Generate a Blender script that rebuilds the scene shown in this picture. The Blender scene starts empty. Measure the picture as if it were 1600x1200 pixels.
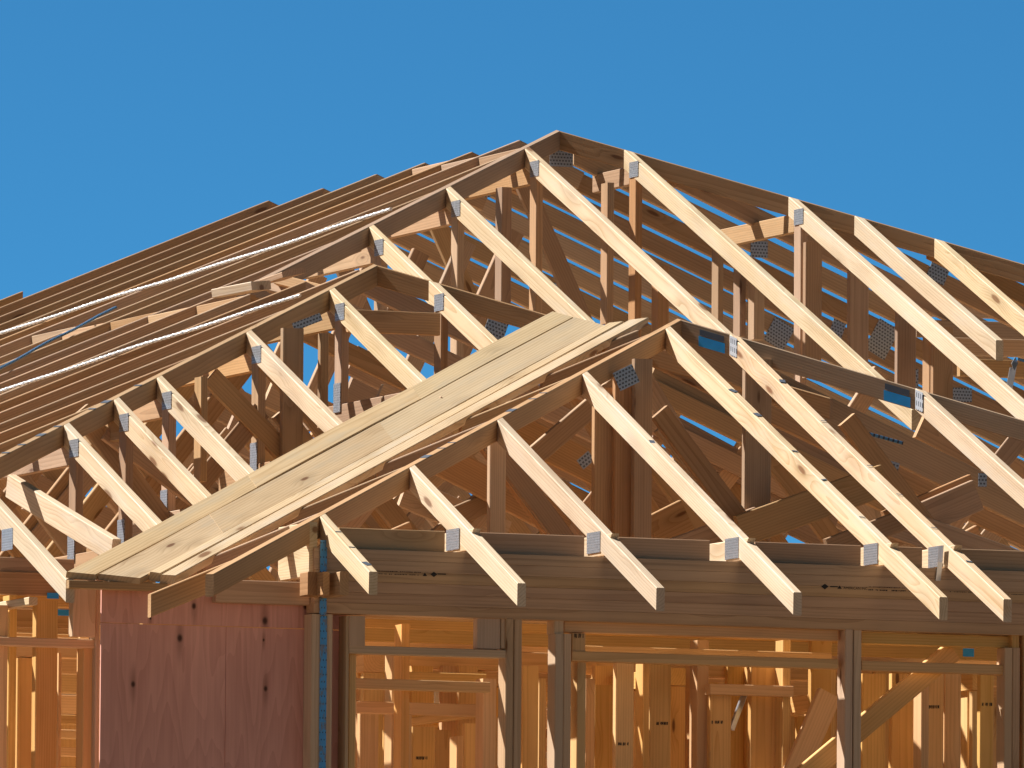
import bpy, math, random
from mathutils import Vector as V
random.seed(7)
C_ = bpy.context.scene.collection
sc = bpy.context.scene

# ------------------------------------------------------------------ camera model (long lens, about 60 m away)
FPX = 22484.0
TH, PH, RO = math.radians(21.1), math.radians(4.48), math.radians(0.46)
c, s = math.cos(TH), math.sin(TH)
T = 5 / 12                                   # roof pitch of every plane
CT = 1 / math.sqrt(1 + T * T)
X_, Y_, Z_ = V((1, 0, 0)), V((0, 1, 0)), V((0, 0, 1))
RT = V((c, -s, 0)); HF = V((s, c, 0))
FW = HF * math.cos(PH) + Z_ * math.sin(PH)
UP = -HF * math.sin(PH) + Z_ * math.cos(PH)
R2 = RT * math.cos(RO) + UP * math.sin(RO)
U2 = -RT * math.sin(RO) + UP * math.cos(RO)
CAM = V((0, 0, 3.75)) - FW * 60

def ray(x, y): return FW + R2 * ((x - 800) / FPX) - U2 * ((y - 600) / FPX)
def on(x, y, n, p0):
    d = ray(x, y); return CAM + d * (n.dot(V(p0) - CAM) / n.dot(d))
def onY(x, y, Y): return on(x, y, Y_, (0, Y, 0))
def onX(x, y, X): return on(x, y, X_, (X, 0, 0))
def proj(P):
    q = P - CAM; d = q.dot(FW); return 800 + FPX * q.dot(R2) / d, 600 - FPX * q.dot(U2) / d

# ------------------------------------------------------------------ materials
def mat(name):
    m = bpy.data.materials.new(name); m.use_nodes = True
    nt = m.node_tree; b = nt.nodes['Principled BSDF']
    return m, nt, b
def N(nt, t, **k):
    n = nt.nodes.new(t)
    for a, v in k.items(): setattr(n, a, v)
    return n
def mth(nt, op, a, b=None, clamp=False):
    n = N(nt, 'ShaderNodeMath', operation=op, use_clamp=clamp)
    for i, v in enumerate((a, b)):
        if v is None: continue
        if isinstance(v, (int, float)): n.inputs[i].default_value = v
        else: nt.links.new(v, n.inputs[i])
    return n.outputs[0]
def vmul(nt, v, k):
    n = N(nt, 'ShaderNodeVectorMath', operation='MULTIPLY'); nt.links.new(v, n.inputs[0]); n.inputs[1].default_value = k
    return n.outputs[0]
def noise(nt, v, sc_, det=2, rough=.5):
    n = N(nt, 'ShaderNodeTexNoise'); nt.links.new(v, n.inputs['Vector'])
    n.inputs['Scale'].default_value = sc_; n.inputs['Detail'].default_value = det; n.inputs['Roughness'].default_value = rough
    return n.outputs['Fac']
def mixc(nt, f, a, b, blend='MIX'):
    n = N(nt, 'ShaderNodeMix', data_type='RGBA', blend_type=blend)
    for i, v in ((0, f), (6, a), (7, b)):
        if isinstance(v, (int, float)): n.inputs[i].default_value = v
        elif isinstance(v, tuple): n.inputs[i].default_value = (*v, 1) if len(v) == 3 else v
        else: nt.links.new(v, n.inputs[i])
    return n.outputs[2]
def smooth(nt, v, lo, hi):
    n = N(nt, 'ShaderNodeMapRange', interpolation_type='SMOOTHSTEP'); nt.links.new(v, n.inputs[0])
    n.inputs[1].default_value = lo; n.inputs[2].default_value = hi
    return n.outputs[0]

def wood(name, light, dark, knot=(.14, .06, .025), ring=.011, ringamt=.75, knots=True, vary=.22, satv=(.88, .22), grey=None, rough=.62, streak=0.0, ksize=1.0, gate=.45):
    m, nt, b = mat(name)
    at = N(nt, 'ShaderNodeAttribute', attribute_name='gr').outputs['Vector']
    sep = N(nt, 'ShaderNodeSeparateXYZ'); nt.links.new(at, sep.inputs[0])
    l, a, h = sep.outputs
    vo = N(nt, 'ShaderNodeTexVoronoi'); vo.inputs['Scale'].default_value = 1
    nt.links.new(vmul(nt, at, (2.1, 8.5, 8.5)), vo.inputs['Vector'])
    vd, vc = vo.outputs['Distance'], vo.outputs['Color']
    gsep = N(nt, 'ShaderNodeSeparateColor'); nt.links.new(vc, gsep.inputs[0])
    ksel = mth(nt, 'GREATER_THAN', gsep.outputs[0], gate)
    kn = mth(nt, 'MULTIPLY', mth(nt, 'SUBTRACT', 1, smooth(nt, vd, .055 * ksize, .105 * ksize)), ksel)
    halo = mth(nt, 'MULTIPLY', mth(nt, 'SUBTRACT', 1, smooth(nt, vd, .06 * ksize, .34 * ksize)), ksel)
    wob = noise(nt, vmul(nt, at, (.9, 7, 7)), 1, 2)
    rr = mth(nt, 'SQRT', mth(nt, 'ADD', mth(nt, 'MULTIPLY', a, a), mth(nt, 'MULTIPLY', h, h)))
    rr = mth(nt, 'ADD', rr, mth(nt, 'MULTIPLY', wob, .034))
    if knots: rr = mth(nt, 'ADD', rr, mth(nt, 'MULTIPLY', halo, .020))
    rg = mth(nt, 'FRACT', mth(nt, 'DIVIDE', rr, ring))
    rg = mth(nt, 'MULTIPLY', mth(nt, 'POWER', rg, 2.2), ringamt)
    fib = noise(nt, vmul(nt, at, (3.0, 95, 95)), 1, 3, .65)
    big = noise(nt, vmul(nt, at, (1.3, 9, 9)), 1, 3, .6)
    f = mth(nt, 'ADD', rg, mth(nt, 'MULTIPLY', mth(nt, 'SUBTRACT', fib, .5), 1.15), True)
    f = mth(nt, 'ADD', mth(nt, 'MULTIPLY', f, .75), mth(nt, 'MULTIPLY', mth(nt, 'SUBTRACT', big, .42), 1.15), True)
    col = mixc(nt, f, light, dark)
    if streak:
        st = noise(nt, vmul(nt, at, (.55, 26, 26)), 1, 3, .65)
        col = mixc(nt, mth(nt, 'MULTIPLY', smooth(nt, st, .52, .72), streak), col, tuple(x * .42 for x in dark))
    if grey:
        g = noise(nt, vmul(nt, at, (1.6, 12, 12)), 1, 4, .65)
        col = mixc(nt, mth(nt, 'MULTIPLY', smooth(nt, g, .45, .75), .6), col, grey)
    if knots:
        col = mixc(nt, mth(nt, 'MULTIPLY', halo, .30), col, tuple(x * .55 for x in dark))
        col = mixc(nt, mth(nt, 'MULTIPLY', kn, .9), col, knot)
    oi = N(nt, 'ShaderNodeObjectInfo').outputs['Random']
    hs = N(nt, 'ShaderNodeHueSaturation')
    nt.links.new(col, hs.inputs['Color'])
    nt.links.new(mth(nt, 'ADD', 1 - vary / 2, mth(nt, 'MULTIPLY', oi, vary)), hs.inputs['Value'])
    r2 = mth(nt, 'FRACT', mth(nt, 'MULTIPLY', oi, 7.31))
    nt.links.new(mth(nt, 'ADD', satv[0], mth(nt, 'MULTIPLY', r2, satv[1])), hs.inputs['Saturation'])
    r3 = mth(nt, 'FRACT', mth(nt, 'MULTIPLY', oi, 3.77))
    nt.links.new(mth(nt, 'ADD', .492, mth(nt, 'MULTIPLY', r3, .014)), hs.inputs['Hue'])
    nt.links.new(hs.outputs[0], b.inputs['Base Color'])
    b.inputs['Roughness'].default_value = rough
    b.inputs['Specular IOR Level'].default_value = .25
    bp = N(nt, 'ShaderNodeBump'); bp.inputs['Strength'].default_value = .25; bp.inputs['Distance'].default_value = .002
    nt.links.new(mth(nt, 'SUBTRACT', fib, mth(nt, 'MULTIPLY', rg, .5)), bp.inputs['Height'])
    nt.links.new(bp.outputs[0], b.inputs['Normal'])
    return m

M = {}
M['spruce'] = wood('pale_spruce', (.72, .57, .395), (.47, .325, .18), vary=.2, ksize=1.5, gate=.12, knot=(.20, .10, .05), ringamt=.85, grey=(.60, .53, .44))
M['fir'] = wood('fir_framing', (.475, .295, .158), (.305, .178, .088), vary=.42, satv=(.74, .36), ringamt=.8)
M['stud'] = wood('pine_stud', (.76, .475, .20), (.56, .31, .108), vary=.28, ksize=.9)
M['weathered'] = wood('weathered_pine', (.585, .44, .27), (.40, .275, .15), grey=(.42, .36, .27), ksize=1.1, gate=.3, ringamt=.95, vary=.12, ring=.016)
M['glulam'] = wood('laminated_timber', (.60, .405, .25), (.40, .25, .145), knots=True, ring=.012, vary=.05, streak=.4, rough=.55, ksize=.8)
M['warm'] = wood('reddish_block', (.64, .41, .25), (.46, .27, .15), vary=.2)
M['jamb'] = wood('outdoor_stud', (.62, .44, .285), (.45, .30, .18), vary=.2)

def simple(name, col, rough=.5, metal=0.0, bump=0):
    m, nt, b = mat(name)
    tc = N(nt, 'ShaderNodeTexCoord').outputs['Object']
    n = noise(nt, tc, 30, 3)
    cc = mixc(nt, n, tuple(x * .78 for x in col), tuple(min(1, x * 1.15) for x in col))
    nt.links.new(cc, b.inputs['Base Color'])
    b.inputs['Roughness'].default_value = rough; b.inputs['Metallic'].default_value = metal
    if bump:
        bp = N(nt, 'ShaderNodeBump'); bp.inputs['Strength'].default_value = bump; bp.inputs['Distance'].default_value = .01
        nt.links.new(n, bp.inputs['Height']); nt.links.new(bp.outputs[0], b.inputs['Normal'])
    return m
def perforated(name, base, hole, pu, pv, rough=.42, metal=.6, hw=.42, hh=.55, stagger=True):
    # a toothed steel plate: rows of punched slots, in the plate's own metres (attribute gr = along, across, 0)
    m, nt, b = mat(name)
    at = N(nt, 'ShaderNodeAttribute', attribute_name='gr').outputs['Vector']
    sep = N(nt, 'ShaderNodeSeparateXYZ'); nt.links.new(at, sep.inputs[0])
    u = mth(nt, 'DIVIDE', sep.outputs[0], pu); v = mth(nt, 'DIVIDE', sep.outputs[1], pv)
    if stagger: u = mth(nt, 'ADD', u, mth(nt, 'MULTIPLY', mth(nt, 'MODULO', mth(nt, 'FLOOR', v), 2), .5))
    du = mth(nt, 'ABSOLUTE', mth(nt, 'SUBTRACT', mth(nt, 'FRACT', u), .5))
    dv = mth(nt, 'ABSOLUTE', mth(nt, 'SUBTRACT', mth(nt, 'FRACT', v), .5))
    k = mth(nt, 'MULTIPLY', mth(nt, 'LESS_THAN', du, hw / 2), mth(nt, 'LESS_THAN', dv, hh / 2))
    n = noise(nt, vmul(nt, at, (40, 40, 40)), 1, 3)
    cc = mixc(nt, n, tuple(x * .75 for x in base), base)
    cc = mixc(nt, k, cc, hole)
    nt.links.new(cc, b.inputs['Base Color'])
    b.inputs['Roughness'].default_value = rough
    nt.links.new(mth(nt, 'MULTIPLY', mth(nt, 'SUBTRACT', 1, k), metal), b.inputs['Metallic'])
    bp = N(nt, 'ShaderNodeBump'); bp.inputs['Strength'].default_value = .6; bp.inputs['Distance'].default_value = .002
    nt.links.new(mth(nt, 'SUBTRACT', 1, k), bp.inputs['Height']); nt.links.new(bp.outputs[0], b.inputs['Normal'])
    return m
M['plate'] = perforated('galvanised_plate', (.44, .47, .53), (.05, .055, .075), .011, .011)
M['platebig'] = perforated('toothed_plate', (.42, .45, .50), (.09, .095, .11), .016, .016, hh=.5, hw=.6)
M['strapw'] = perforated('bright_strap', (.86, .87, .90), (.30, .32, .40), .026, .02, rough=.35, metal=.1, hw=.3, hh=.55, stagger=False)
M['strapb'] = perforated('blue_strap', (.10, .27, .52), (.035, .05, .09), .022, .02, rough=.4, metal=.15, hw=.35, hh=.5)
M['metal'] = simple('galvanised_steel', (.50, .53, .58), .35, .8)
M['blue'] = simple('blue_label', (.015, .33, .85), .5)
M['grid'] = perforated('window_plate', (.62, .66, .74), (.10, .11, .14), .022, .036, rough=.4, metal=.3, hw=.5, hh=.62, stagger=False)
M['ink'] = simple('black_ink', (.02, .02, .022), .8)
M['bluegrey'] = simple('dark_blue_grey', (.07, .09, .13), .7)  # flat blue-grey of the rafter marks and the window strips
M['concrete'] = simple('concrete', (.68, .56, .40), .85, 0, .2)
M['backboard'] = simple('pale_wallboard', (.72, .69, .64), .8)

# ------------------------------------------------------------------ building blocks
def newmesh(name, vs, fs, gr=None, m=None):
    me = bpy.data.meshes.new(name); me.from_pydata([tuple(v) for v in vs], [], fs); me.update()
    if gr:
        a = me.attributes.new('gr', 'FLOAT_VECTOR', 'POINT')
        a.data.foreach_set('vector', [x for g in gr for x in g])
    if m: me.materials.append(M[m])
    return me
def tag(o, label=None, cat=None, group=None, kind=None):
    if label: o['label'] = label
    if cat: o['category'] = cat
    if group: o['group'] = group
    if kind: o['kind'] = kind
    return o
def thing(name, loc, label, cat, group=None):
    o = bpy.data.objects.new(name, None); C_.objects.link(o); o.location = loc; o.empty_display_size = .1
    return tag(o, label, cat, group, 'thing')
def put(name, me, loc, parent=None):
    o = bpy.data.objects.new(name, me); C_.objects.link(o)
    if parent is not None:
        p = parent; off = V(p.location)
        while p.parent is not None: p = p.parent; off += V(p.location)
        o.parent = parent; o.location = V(loc) - off
    else: o.location = loc
    return o

def stick(name, A, B, side, a, b, m, parent=None, cutA=None, cutB=None, ch=.003, up=None):
    """Sawn board: reference line A-B, SIDE = direction of +a; the cross-section spans a[0]..a[1] sideways and b[0]..b[1] upwards.
    Ends are cut by the planes cutA/cutB = (point, normal); default square cuts. Grain runs along A-B."""
    A, B = V(A), V(B); d = (B - A).normalized()
    side = V(side); side = (side - d * side.dot(d)).normalized()
    if up is None:
        up = side.cross(d)
        if up.z < -1e-6 or (abs(up.z) < 1e-6 and up.y > 0): up = -up
    a0, a1 = a; b0, b1 = b
    ch = min(ch, (a1 - a0) * .2, (b1 - b0) * .2)
    prof = [(a0 + ch, b0), (a1 - ch, b0), (a1, b0 + ch), (a1, b1 - ch), (a1 - ch, b1), (a0 + ch, b1), (a0, b1 - ch), (a0, b0 + ch)]
    cA = cutA or (A, d); cB = cutB or (B, d)
    ro = V((random.uniform(0, 400), random.uniform(.01, .11) * random.choice((-1, 1)), random.uniform(-.12, .06)))
    ends = []
    for (pt, nn) in (cA, cB):
        pt, nn = V(pt), V(nn); den = nn.dot(d)
        ends.append([nn.dot(pt - (A + side * x + up * y)) / den for (x, y) in prof])
    L = (B - A).length
    bow = L > 1.1 and m in ('spruce', 'fir', 'weathered')
    K = 6 if bow else 1
    bu, bs_ = (random.uniform(-1, 1) * min(.0055, .0022 * L), random.uniform(-1, 1) * .0014) if bow else (0, 0)
    tw = random.uniform(-.012, .012) if bow else 0
    vs, gr = [], []
    for q in range(K + 1):
        f = q / K; w_ = math.sin(math.pi * f)
        for k, (x, y) in enumerate(prof):
            tt = ends[0][k] * (1 - f) + ends[1][k] * f
            vs.append(A + side * (x + bs_ * w_ - tw * w_ * (y - b0)) + up * (y + bu * w_ + tw * w_ * x) + d * tt)
            gr.append((tt + ro.x, x + ro.y, y + ro.z))
    n = 8
    fs = [(r * n + i, r * n + (i + 1) % n, (r + 1) * n + (i + 1) % n, (r + 1) * n + i) for r in range(K) for i in range(n)]
    fs += [tuple(range(n - 1, -1, -1)), tuple(range(K * n, K * n + n))]
    # make the normals point outwards
    if side.cross(up).dot(d) < 0: fs = [tuple(reversed(f)) for f in fs]
    base = vs[0].copy()
    me = newmesh(name, [v - base for v in vs], fs, gr, m)
    return put(name, me, base, parent)

def xz(name, A, B, h, m, parent=None, th=.038, **k):        # member lying in a plane Y = const, A-B its top edge
    return stick(name, A, B, Y_, (0, th), (-h, 0), m, parent, **k)
def yz(name, A, B, h, m, parent=None, th=.038, **k):        # member lying in a plane X = const
    return stick(name, A, B, X_, (0, th), (-h, 0), m, parent, **k)
def post(name, x, y, z0, z1, m, parent=None, wx=.038, wy=.089):
    return stick(name, (x, y, z0), (x, y, z1), X_, (0, wx), (0, wy), m, parent, up=Y_)
def plateq(name, O, u, v, w, h, m='plate', parent=None, th=.003):
    """steel plate centred on O, w along u, h along v, standing th proud of its surface (normal u x v towards the viewer)"""
    O, u, v = V(O), V(u).normalized(), V(v).normalized(); n = u.cross(v).normalized()
    if n.dot(CAM - O) < 0: n = -n
    vs, gr = [], []
    for k in (0, th):
        for (x, y) in ((-1, -1), (1, -1), (1, 1), (-1, 1)):
            vs.append(O + u * (x * w / 2) + v * (y * h / 2) + n * k); gr.append((x * w / 2 + 5.0, y * h / 2 + 5.0, 0))
    fs = [(0, 1, 2, 3), (7, 6, 5, 4), (0, 4, 5, 1), (1, 5, 6, 2), (2, 6, 7, 3), (3, 7, 4, 0)]
    if u.cross(v).dot(n) > 0: fs = [tuple(reversed(f)) for f in fs]
    base = O.copy()
    return put(name, newmesh(name, [p - base for p in vs], fs, gr, m), base, parent)

# ------------------------------------------------------------------ roof planes, found from the photograph's lines
ZT = 2.875                                                   # height of every rafter tail's top edge
FN, LN, RN = V((0, -T, 1)), V((-T, 0, 1)), V((T, 0, 1))      # normals of the front, west and east slopes
P3 = V((.43, -.64, ZT))                                      # front wing
A3 = on(1065, 500, FN, P3)
P2 = on(102, 905, Z_, P3)
A2 = on(590, 415, FN, P2)
A1 = on(875, 205, LN, A2)
DL, DR = V((-1, -1, -T)), V((1, -1, -T))                     # hip directions
NL, NR = V((1, -1, 0)).normalized(), V((-1, -1, 0)).normalized()   # outward normals of the hips' front faces
BS = .089 / math.cos(math.atan(T / math.sqrt(2)))
def hip_at(A, D, px):
    lo, hi = 0.0, 12.0
    up = proj(A + D)[0] > proj(A)[0]
    for _ in range(60):
        mid = (lo + hi) / 2
        if (proj(A + D * mid)[0] < px) == up: lo = mid
        else: hi = mid
    return A + D * lo
HL2 = .089

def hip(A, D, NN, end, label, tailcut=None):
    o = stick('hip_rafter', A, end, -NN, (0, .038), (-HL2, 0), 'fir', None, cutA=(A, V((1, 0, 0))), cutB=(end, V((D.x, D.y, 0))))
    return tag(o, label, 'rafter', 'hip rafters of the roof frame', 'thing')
end3 = hip_at(A3, DL, 334)
hips = [
    hip(A3, DL, NL, end3, 'dark hip rafter from the nearest peak down to its sawn tail above the plywood'),
    hip(A3, DR, NR, A3 + DR * 2.2, 'dark hip rafter running east from the nearest peak, with two blue-tagged plates'),
    hip(A2, DL, NL, A2 + DL * 3.6, 'hip rafter from the middle peak down along five pale jack rafters'),
    hip(A2, DR, NR, A2 + DR * 1.55, 'short hip rafter from the middle peak down to behind the valley planks'),
    hip(A1, DL, NL, A1 + DL * 2.55, 'hip rafter from the topmost peak down to the pile of offcuts'),
    hip(A1, DR, NR, A1 + DR * 3.3, 'long dark hip rafter falling east from the topmost peak against the sky'),
]

def hipmark(o, A, D, NN, px, l_):  # thin dark blue-grey patch laid on a hip's top face
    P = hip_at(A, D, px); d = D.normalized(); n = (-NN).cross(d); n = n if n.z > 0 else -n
    plateq('dark_mark', P - NN * .019 + n * .0006, d, -NN, l_, .034, 'bluegrey', o, .001)
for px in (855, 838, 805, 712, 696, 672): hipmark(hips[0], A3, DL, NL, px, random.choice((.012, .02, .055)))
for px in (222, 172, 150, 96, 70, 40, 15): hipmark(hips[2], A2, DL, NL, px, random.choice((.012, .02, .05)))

# ------------------------------------------------------------------ jack rafters
def jack(A, D, NN, px, ytail, label, group, posts=True, blk=True, pz=.43, m='spruce', tailz=None, bottom=True, xt=None, pw=.038, plate_top=True, plate_bot=True, blen=.9):
    P = hip_at(A, D, px); X = P.x
    t = thing('jack_rafter', (X, ytail, P.z + T * (ytail - P.y)), label, 'rafter', group)
    E = V((X if xt is None else xt, ytail, P.z + T * (ytail - P.y)))
    tc = yz('top_chord', P, E, .089, m, t, cutA=(P, NN), cutB=(E, Y_))
    if posts:
        zt = P.z - T * .1 - .096
        yb = P.y - .155
        po = post('post', X + .0016, yb, zt - pz, zt + .02, 'fir', t, wx=pw - .003)
        if plate_top:
            plateq('connector_plate', (X, yb + .02, zt + .03), Y_, Z_, .115, .075, 'plate', tc)
        if blk:
            yz('level_chord', (X + .0024, P.y - .065, zt + .05), (X + .0024, P.y + blen, zt + .05), .089, 'fir', t, th=.034)
        if bottom:
            zb = zt - pz
            yz('bottom_chord', (X + .0032, yb - (pz + .05) / T + .12, zb + .0), (X + .0032, yb + .5, zb), .089, 'fir', t, th=.0325)
            if plate_bot: plateq('connector_plate', (X, yb + .045, zb + .03), Y_, Z_, .085, .13, 'plate', po)
    return t, X, P, E, tc

G3 = 'pale jack rafters over the laminated beam'
j3 = []
for k, px in enumerate((500, 640, 777, 910, 1040)):
    lab = ('short twisted jack rafter beside the blue strap, with dark marks on top',
           'pale jack rafter second from the blue strap, its tail over the beam',
           'pale jack rafter third from the blue strap, its tail over the beam',
           'pale jack rafter fourth from the blue strap, its tail over the beam',
           'pale jack rafter just below the nearest peak, with dark marks on top')[k]
    yt_ = -.64 if k else -.56
    j3.append(jack(A3, DL, NL, px, yt_, lab, G3, posts=False, xt=onY(*((590, 917), (822, 912), (1039, 917), (1253, 927), (1481, 932))[k], yt_).x - .038))
for k, px in enumerate((1140, 1430)):
    lab = ('pale jack rafter under the first blue-tagged plate, with dark marks on top', 'pale jack rafter under the second blue-tagged plate')[k]
    j3.append(jack(A3, DR, NR, px, -.64, lab, G3, posts=False, xt=onY(1581, 938, -.64).x - .038 if k == 0 else None))
# heel: bottom chord on the beam and the toothed plate across the joint
for k, (t, X, P, E, tc) in enumerate(j3):
    if k in (0, 6): continue
    X = E.x + (X - E.x) * (.66 / (P.y + .64))
    yz('bottom_chord', (X + .002, .005, 3.135), (X + .002, 1.9, 3.135), .089, 'spruce', t, th=.034, cutA=((X, .0, 3.046), V((0, 1, .9))))
    pc = ((708, 843), (928, 848), (1144, 857), (1361, 866), (1462, 870))[k - 1]
    plateq('connector_plate', onX(*pc, X), Y_, Z_, .15, .088, 'plate', tc)

G2 = 'pale jack rafters behind the valley planks'
lab2 = ('pale jack rafter nearest the middle peak, ending on the valley planks', 'pale jack rafter second from the middle peak',
        'pale jack rafter third from the middle peak', 'pale jack rafter fourth from the middle peak, close beside the third',
        'pale jack rafter fifth from the middle peak, with a large knot', 'pale jack rafter whose plated tail hangs beyond the end of the valley planks')
ye = {515: 2.25, 385: 1.95, 245: 1.05, 178: .62, 100: .32}
for k, px in enumerate((515, 385, 245, 178, 100)):
    jack(A2, DL, NL, px, ye[px], lab2[k], G2, bottom=True, m='spruce', pz=(.38, .45, .45, .48, .42)[k])
# the lowest one, its upper end out of the picture
Xl = onY(103, 905, P2.y).x
t6 = thing('jack_rafter', (Xl, P2.y, ZT), lab2[5], 'rafter', G2)
pe = V((Xl, P2.y, ZT)); pu_ = V((Xl, P2.y + 1.6, ZT + 1.6 * T))
yz('top_chord', pu_, pe, .089, 'spruce', t6, cutB=(pe, Y_))
plateq('connector_plate', onX(12, 843, Xl), Y_, Z_, .14, .09, 'plate', t6)
jack(A2, DR, NR, 670, 3.0, 'pale jack rafter hung from the short hip right of the middle peak', G2, pz=.40, blk=False, bottom=False)

G1 = 'pale jack rafters of the topmost hip'
lab1 = ('short pale jack rafter running behind the middle peak', 'pale jack rafter second below the topmost peak, ending behind the planks',
        'pale jack rafter nearest the topmost peak, with a large gouge halfway', 'long pale jack rafter first along the long dark hip, with a knot',
        'long pale jack rafter second along the long dark hip', 'pale jack rafter with a big oval knot, sawn off short at its lower end',
        'pale jack rafter last along the long dark hip')
for k, px in enumerate((577, 697, 820)):
    jack(A1, DL, NL, px, (5.6, 5.6, 5.55)[k], lab1[k], G1, pz=(.5, .9, 1.0)[k], bottom=False, plate_bot=False)
for k, px in enumerate((975, 1232, 1335, 1460)):
    yt = (5.0, 2.2, None, 4.6)[k]
    if yt is None: yt = onX(1556, 553, hip_at(A1, DR, px).x).y
    jack(A1, DR, NR, px, yt, lab1[3 + k], G1, pz=(1.0, 1.1, .5, .5)[k], bottom=False, blk=k < 2, posts=k < 2, blen=(.42, .9, .9, .9)[k])

_A = onY(12, 741, 1.75)
o = yz('sloping_board', _A, onX(176, 842, _A.x), .10, 'spruce')
tag(o, 'pale knotted board sloping gently, crossed by a shadow, left of the fifth jack', 'board', None, 'thing')
o = xz('flat_chord', onY(545, 483, 3.6), onY(688, 489, 3.6), .10, 'fir')
tag(o, 'dark level board under the middle peak, ending at the plated jack', 'chord', None, 'thing')
# ------------------------------------------------------------------ trusses of the long west slope
ZL = lambda X: A2.z + T * (X - A2.x)
ZR1 = lambda X: A1.z - T * (X - A1.x)
GT = 'roof trusses of the long west slope'
wA, wB = onY(350, 690, 3.04), onY(392, 636, 3.04)
wsl = (wB.z - wA.z) / (wB.x - wA.x)
NTH = ('first', 'second', 'third', 'fourth', 'fifth', 'sixth', 'seventh', 'eighth', 'ninth', 'tenth', 'eleventh', 'twelfth', 'thirteenth', 'fourteenth', 'fifteenth', 'sixteenth', 'seventeenth', 'eighteenth')
XE = -3.0
front = [2.30, 3.04, 3.75, 4.42, 5.10, 5.83, 6.57, 7.28, 7.99, 8.73]
back = [9.40, 10.05, 10.70, 11.38, 12.15, 12.95]
CX = (5.0 - A2.z) / T + A2.x
def chord_h(top): return .089
trs = []
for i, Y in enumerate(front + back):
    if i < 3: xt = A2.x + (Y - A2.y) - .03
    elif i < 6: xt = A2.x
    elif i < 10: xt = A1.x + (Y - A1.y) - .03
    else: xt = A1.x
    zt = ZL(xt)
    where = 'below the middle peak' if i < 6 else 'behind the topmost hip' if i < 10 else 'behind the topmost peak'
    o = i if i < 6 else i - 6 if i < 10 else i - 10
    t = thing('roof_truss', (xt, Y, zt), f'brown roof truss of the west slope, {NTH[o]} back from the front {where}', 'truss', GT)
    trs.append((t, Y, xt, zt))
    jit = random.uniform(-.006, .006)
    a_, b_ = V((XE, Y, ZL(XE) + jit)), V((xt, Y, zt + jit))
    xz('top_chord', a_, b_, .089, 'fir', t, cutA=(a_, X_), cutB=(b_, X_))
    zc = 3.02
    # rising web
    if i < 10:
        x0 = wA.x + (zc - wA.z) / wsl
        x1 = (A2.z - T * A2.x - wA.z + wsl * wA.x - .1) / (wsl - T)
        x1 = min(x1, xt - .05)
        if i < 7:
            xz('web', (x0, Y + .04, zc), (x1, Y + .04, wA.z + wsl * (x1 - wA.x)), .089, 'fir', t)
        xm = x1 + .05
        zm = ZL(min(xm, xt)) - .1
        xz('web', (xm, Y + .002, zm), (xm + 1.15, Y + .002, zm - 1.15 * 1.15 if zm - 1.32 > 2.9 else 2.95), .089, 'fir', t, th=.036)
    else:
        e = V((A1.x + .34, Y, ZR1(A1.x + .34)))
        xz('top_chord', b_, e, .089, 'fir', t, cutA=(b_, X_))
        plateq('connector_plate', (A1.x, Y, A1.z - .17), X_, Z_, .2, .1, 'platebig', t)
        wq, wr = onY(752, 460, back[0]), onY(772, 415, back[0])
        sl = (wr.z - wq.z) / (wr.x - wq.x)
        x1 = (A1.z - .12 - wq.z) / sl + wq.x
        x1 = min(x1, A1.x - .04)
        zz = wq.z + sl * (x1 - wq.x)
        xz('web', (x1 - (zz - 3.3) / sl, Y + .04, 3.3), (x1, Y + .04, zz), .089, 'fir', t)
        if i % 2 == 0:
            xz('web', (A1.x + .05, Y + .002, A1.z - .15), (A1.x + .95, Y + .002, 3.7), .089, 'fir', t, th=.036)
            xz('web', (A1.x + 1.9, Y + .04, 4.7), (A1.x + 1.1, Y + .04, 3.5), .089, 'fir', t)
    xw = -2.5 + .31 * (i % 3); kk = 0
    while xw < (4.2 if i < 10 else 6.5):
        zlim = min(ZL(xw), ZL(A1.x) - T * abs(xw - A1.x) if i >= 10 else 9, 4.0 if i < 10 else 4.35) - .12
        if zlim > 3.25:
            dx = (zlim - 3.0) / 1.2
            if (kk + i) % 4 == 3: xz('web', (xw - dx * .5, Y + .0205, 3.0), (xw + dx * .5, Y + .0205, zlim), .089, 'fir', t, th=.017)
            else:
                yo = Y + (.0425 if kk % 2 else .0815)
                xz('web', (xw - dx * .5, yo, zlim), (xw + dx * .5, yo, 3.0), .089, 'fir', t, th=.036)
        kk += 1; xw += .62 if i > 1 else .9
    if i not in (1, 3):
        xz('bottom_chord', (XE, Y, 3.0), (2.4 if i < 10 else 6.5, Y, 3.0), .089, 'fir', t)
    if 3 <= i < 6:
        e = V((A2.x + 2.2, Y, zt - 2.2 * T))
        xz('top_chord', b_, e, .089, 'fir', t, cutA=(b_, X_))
# east slope: closer-set rafters, the sky showing between them
GEA = 'rafters of the far east slope'
for i in range(9):
    Y = A1.y + .12 + .455 * i
    a_, e = V((A1.x + .12, Y, ZR1(A1.x + .12))), V((A1.x + 4.6, Y, ZR1(A1.x + 4.6) + random.uniform(-.012, .012)))
    o = xz('east_rafter', a_, e, .089, 'fir', None, cutA=(a_, X_))
    tag(o, f'brown east slope rafter with sky showing below it, {NTH[i]} behind the long dark hip', 'rafter', GEA, 'thing')
GEJ = 'east slope rafters hung from the long dark hip'
for i, dy in enumerate((.40, .88, 1.36, 1.84, 2.32, 2.8)):
    Y = A1.y - dy; xs_ = A1.x + dy + .05
    a_, e = V((xs_, Y, ZR1(xs_) - .004)), V((A1.x + 5.2, Y, ZR1(A1.x + 5.2) - .004))
    o = xz('east_rafter', a_, e, .089, 'fir', None, cutA=(a_, V((1, 1, 0))))
    tag(o, f'dark rafter falling east from under the long dark hip, {NTH[i]} below the topmost peak', 'rafter', GEJ, 'thing')
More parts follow.
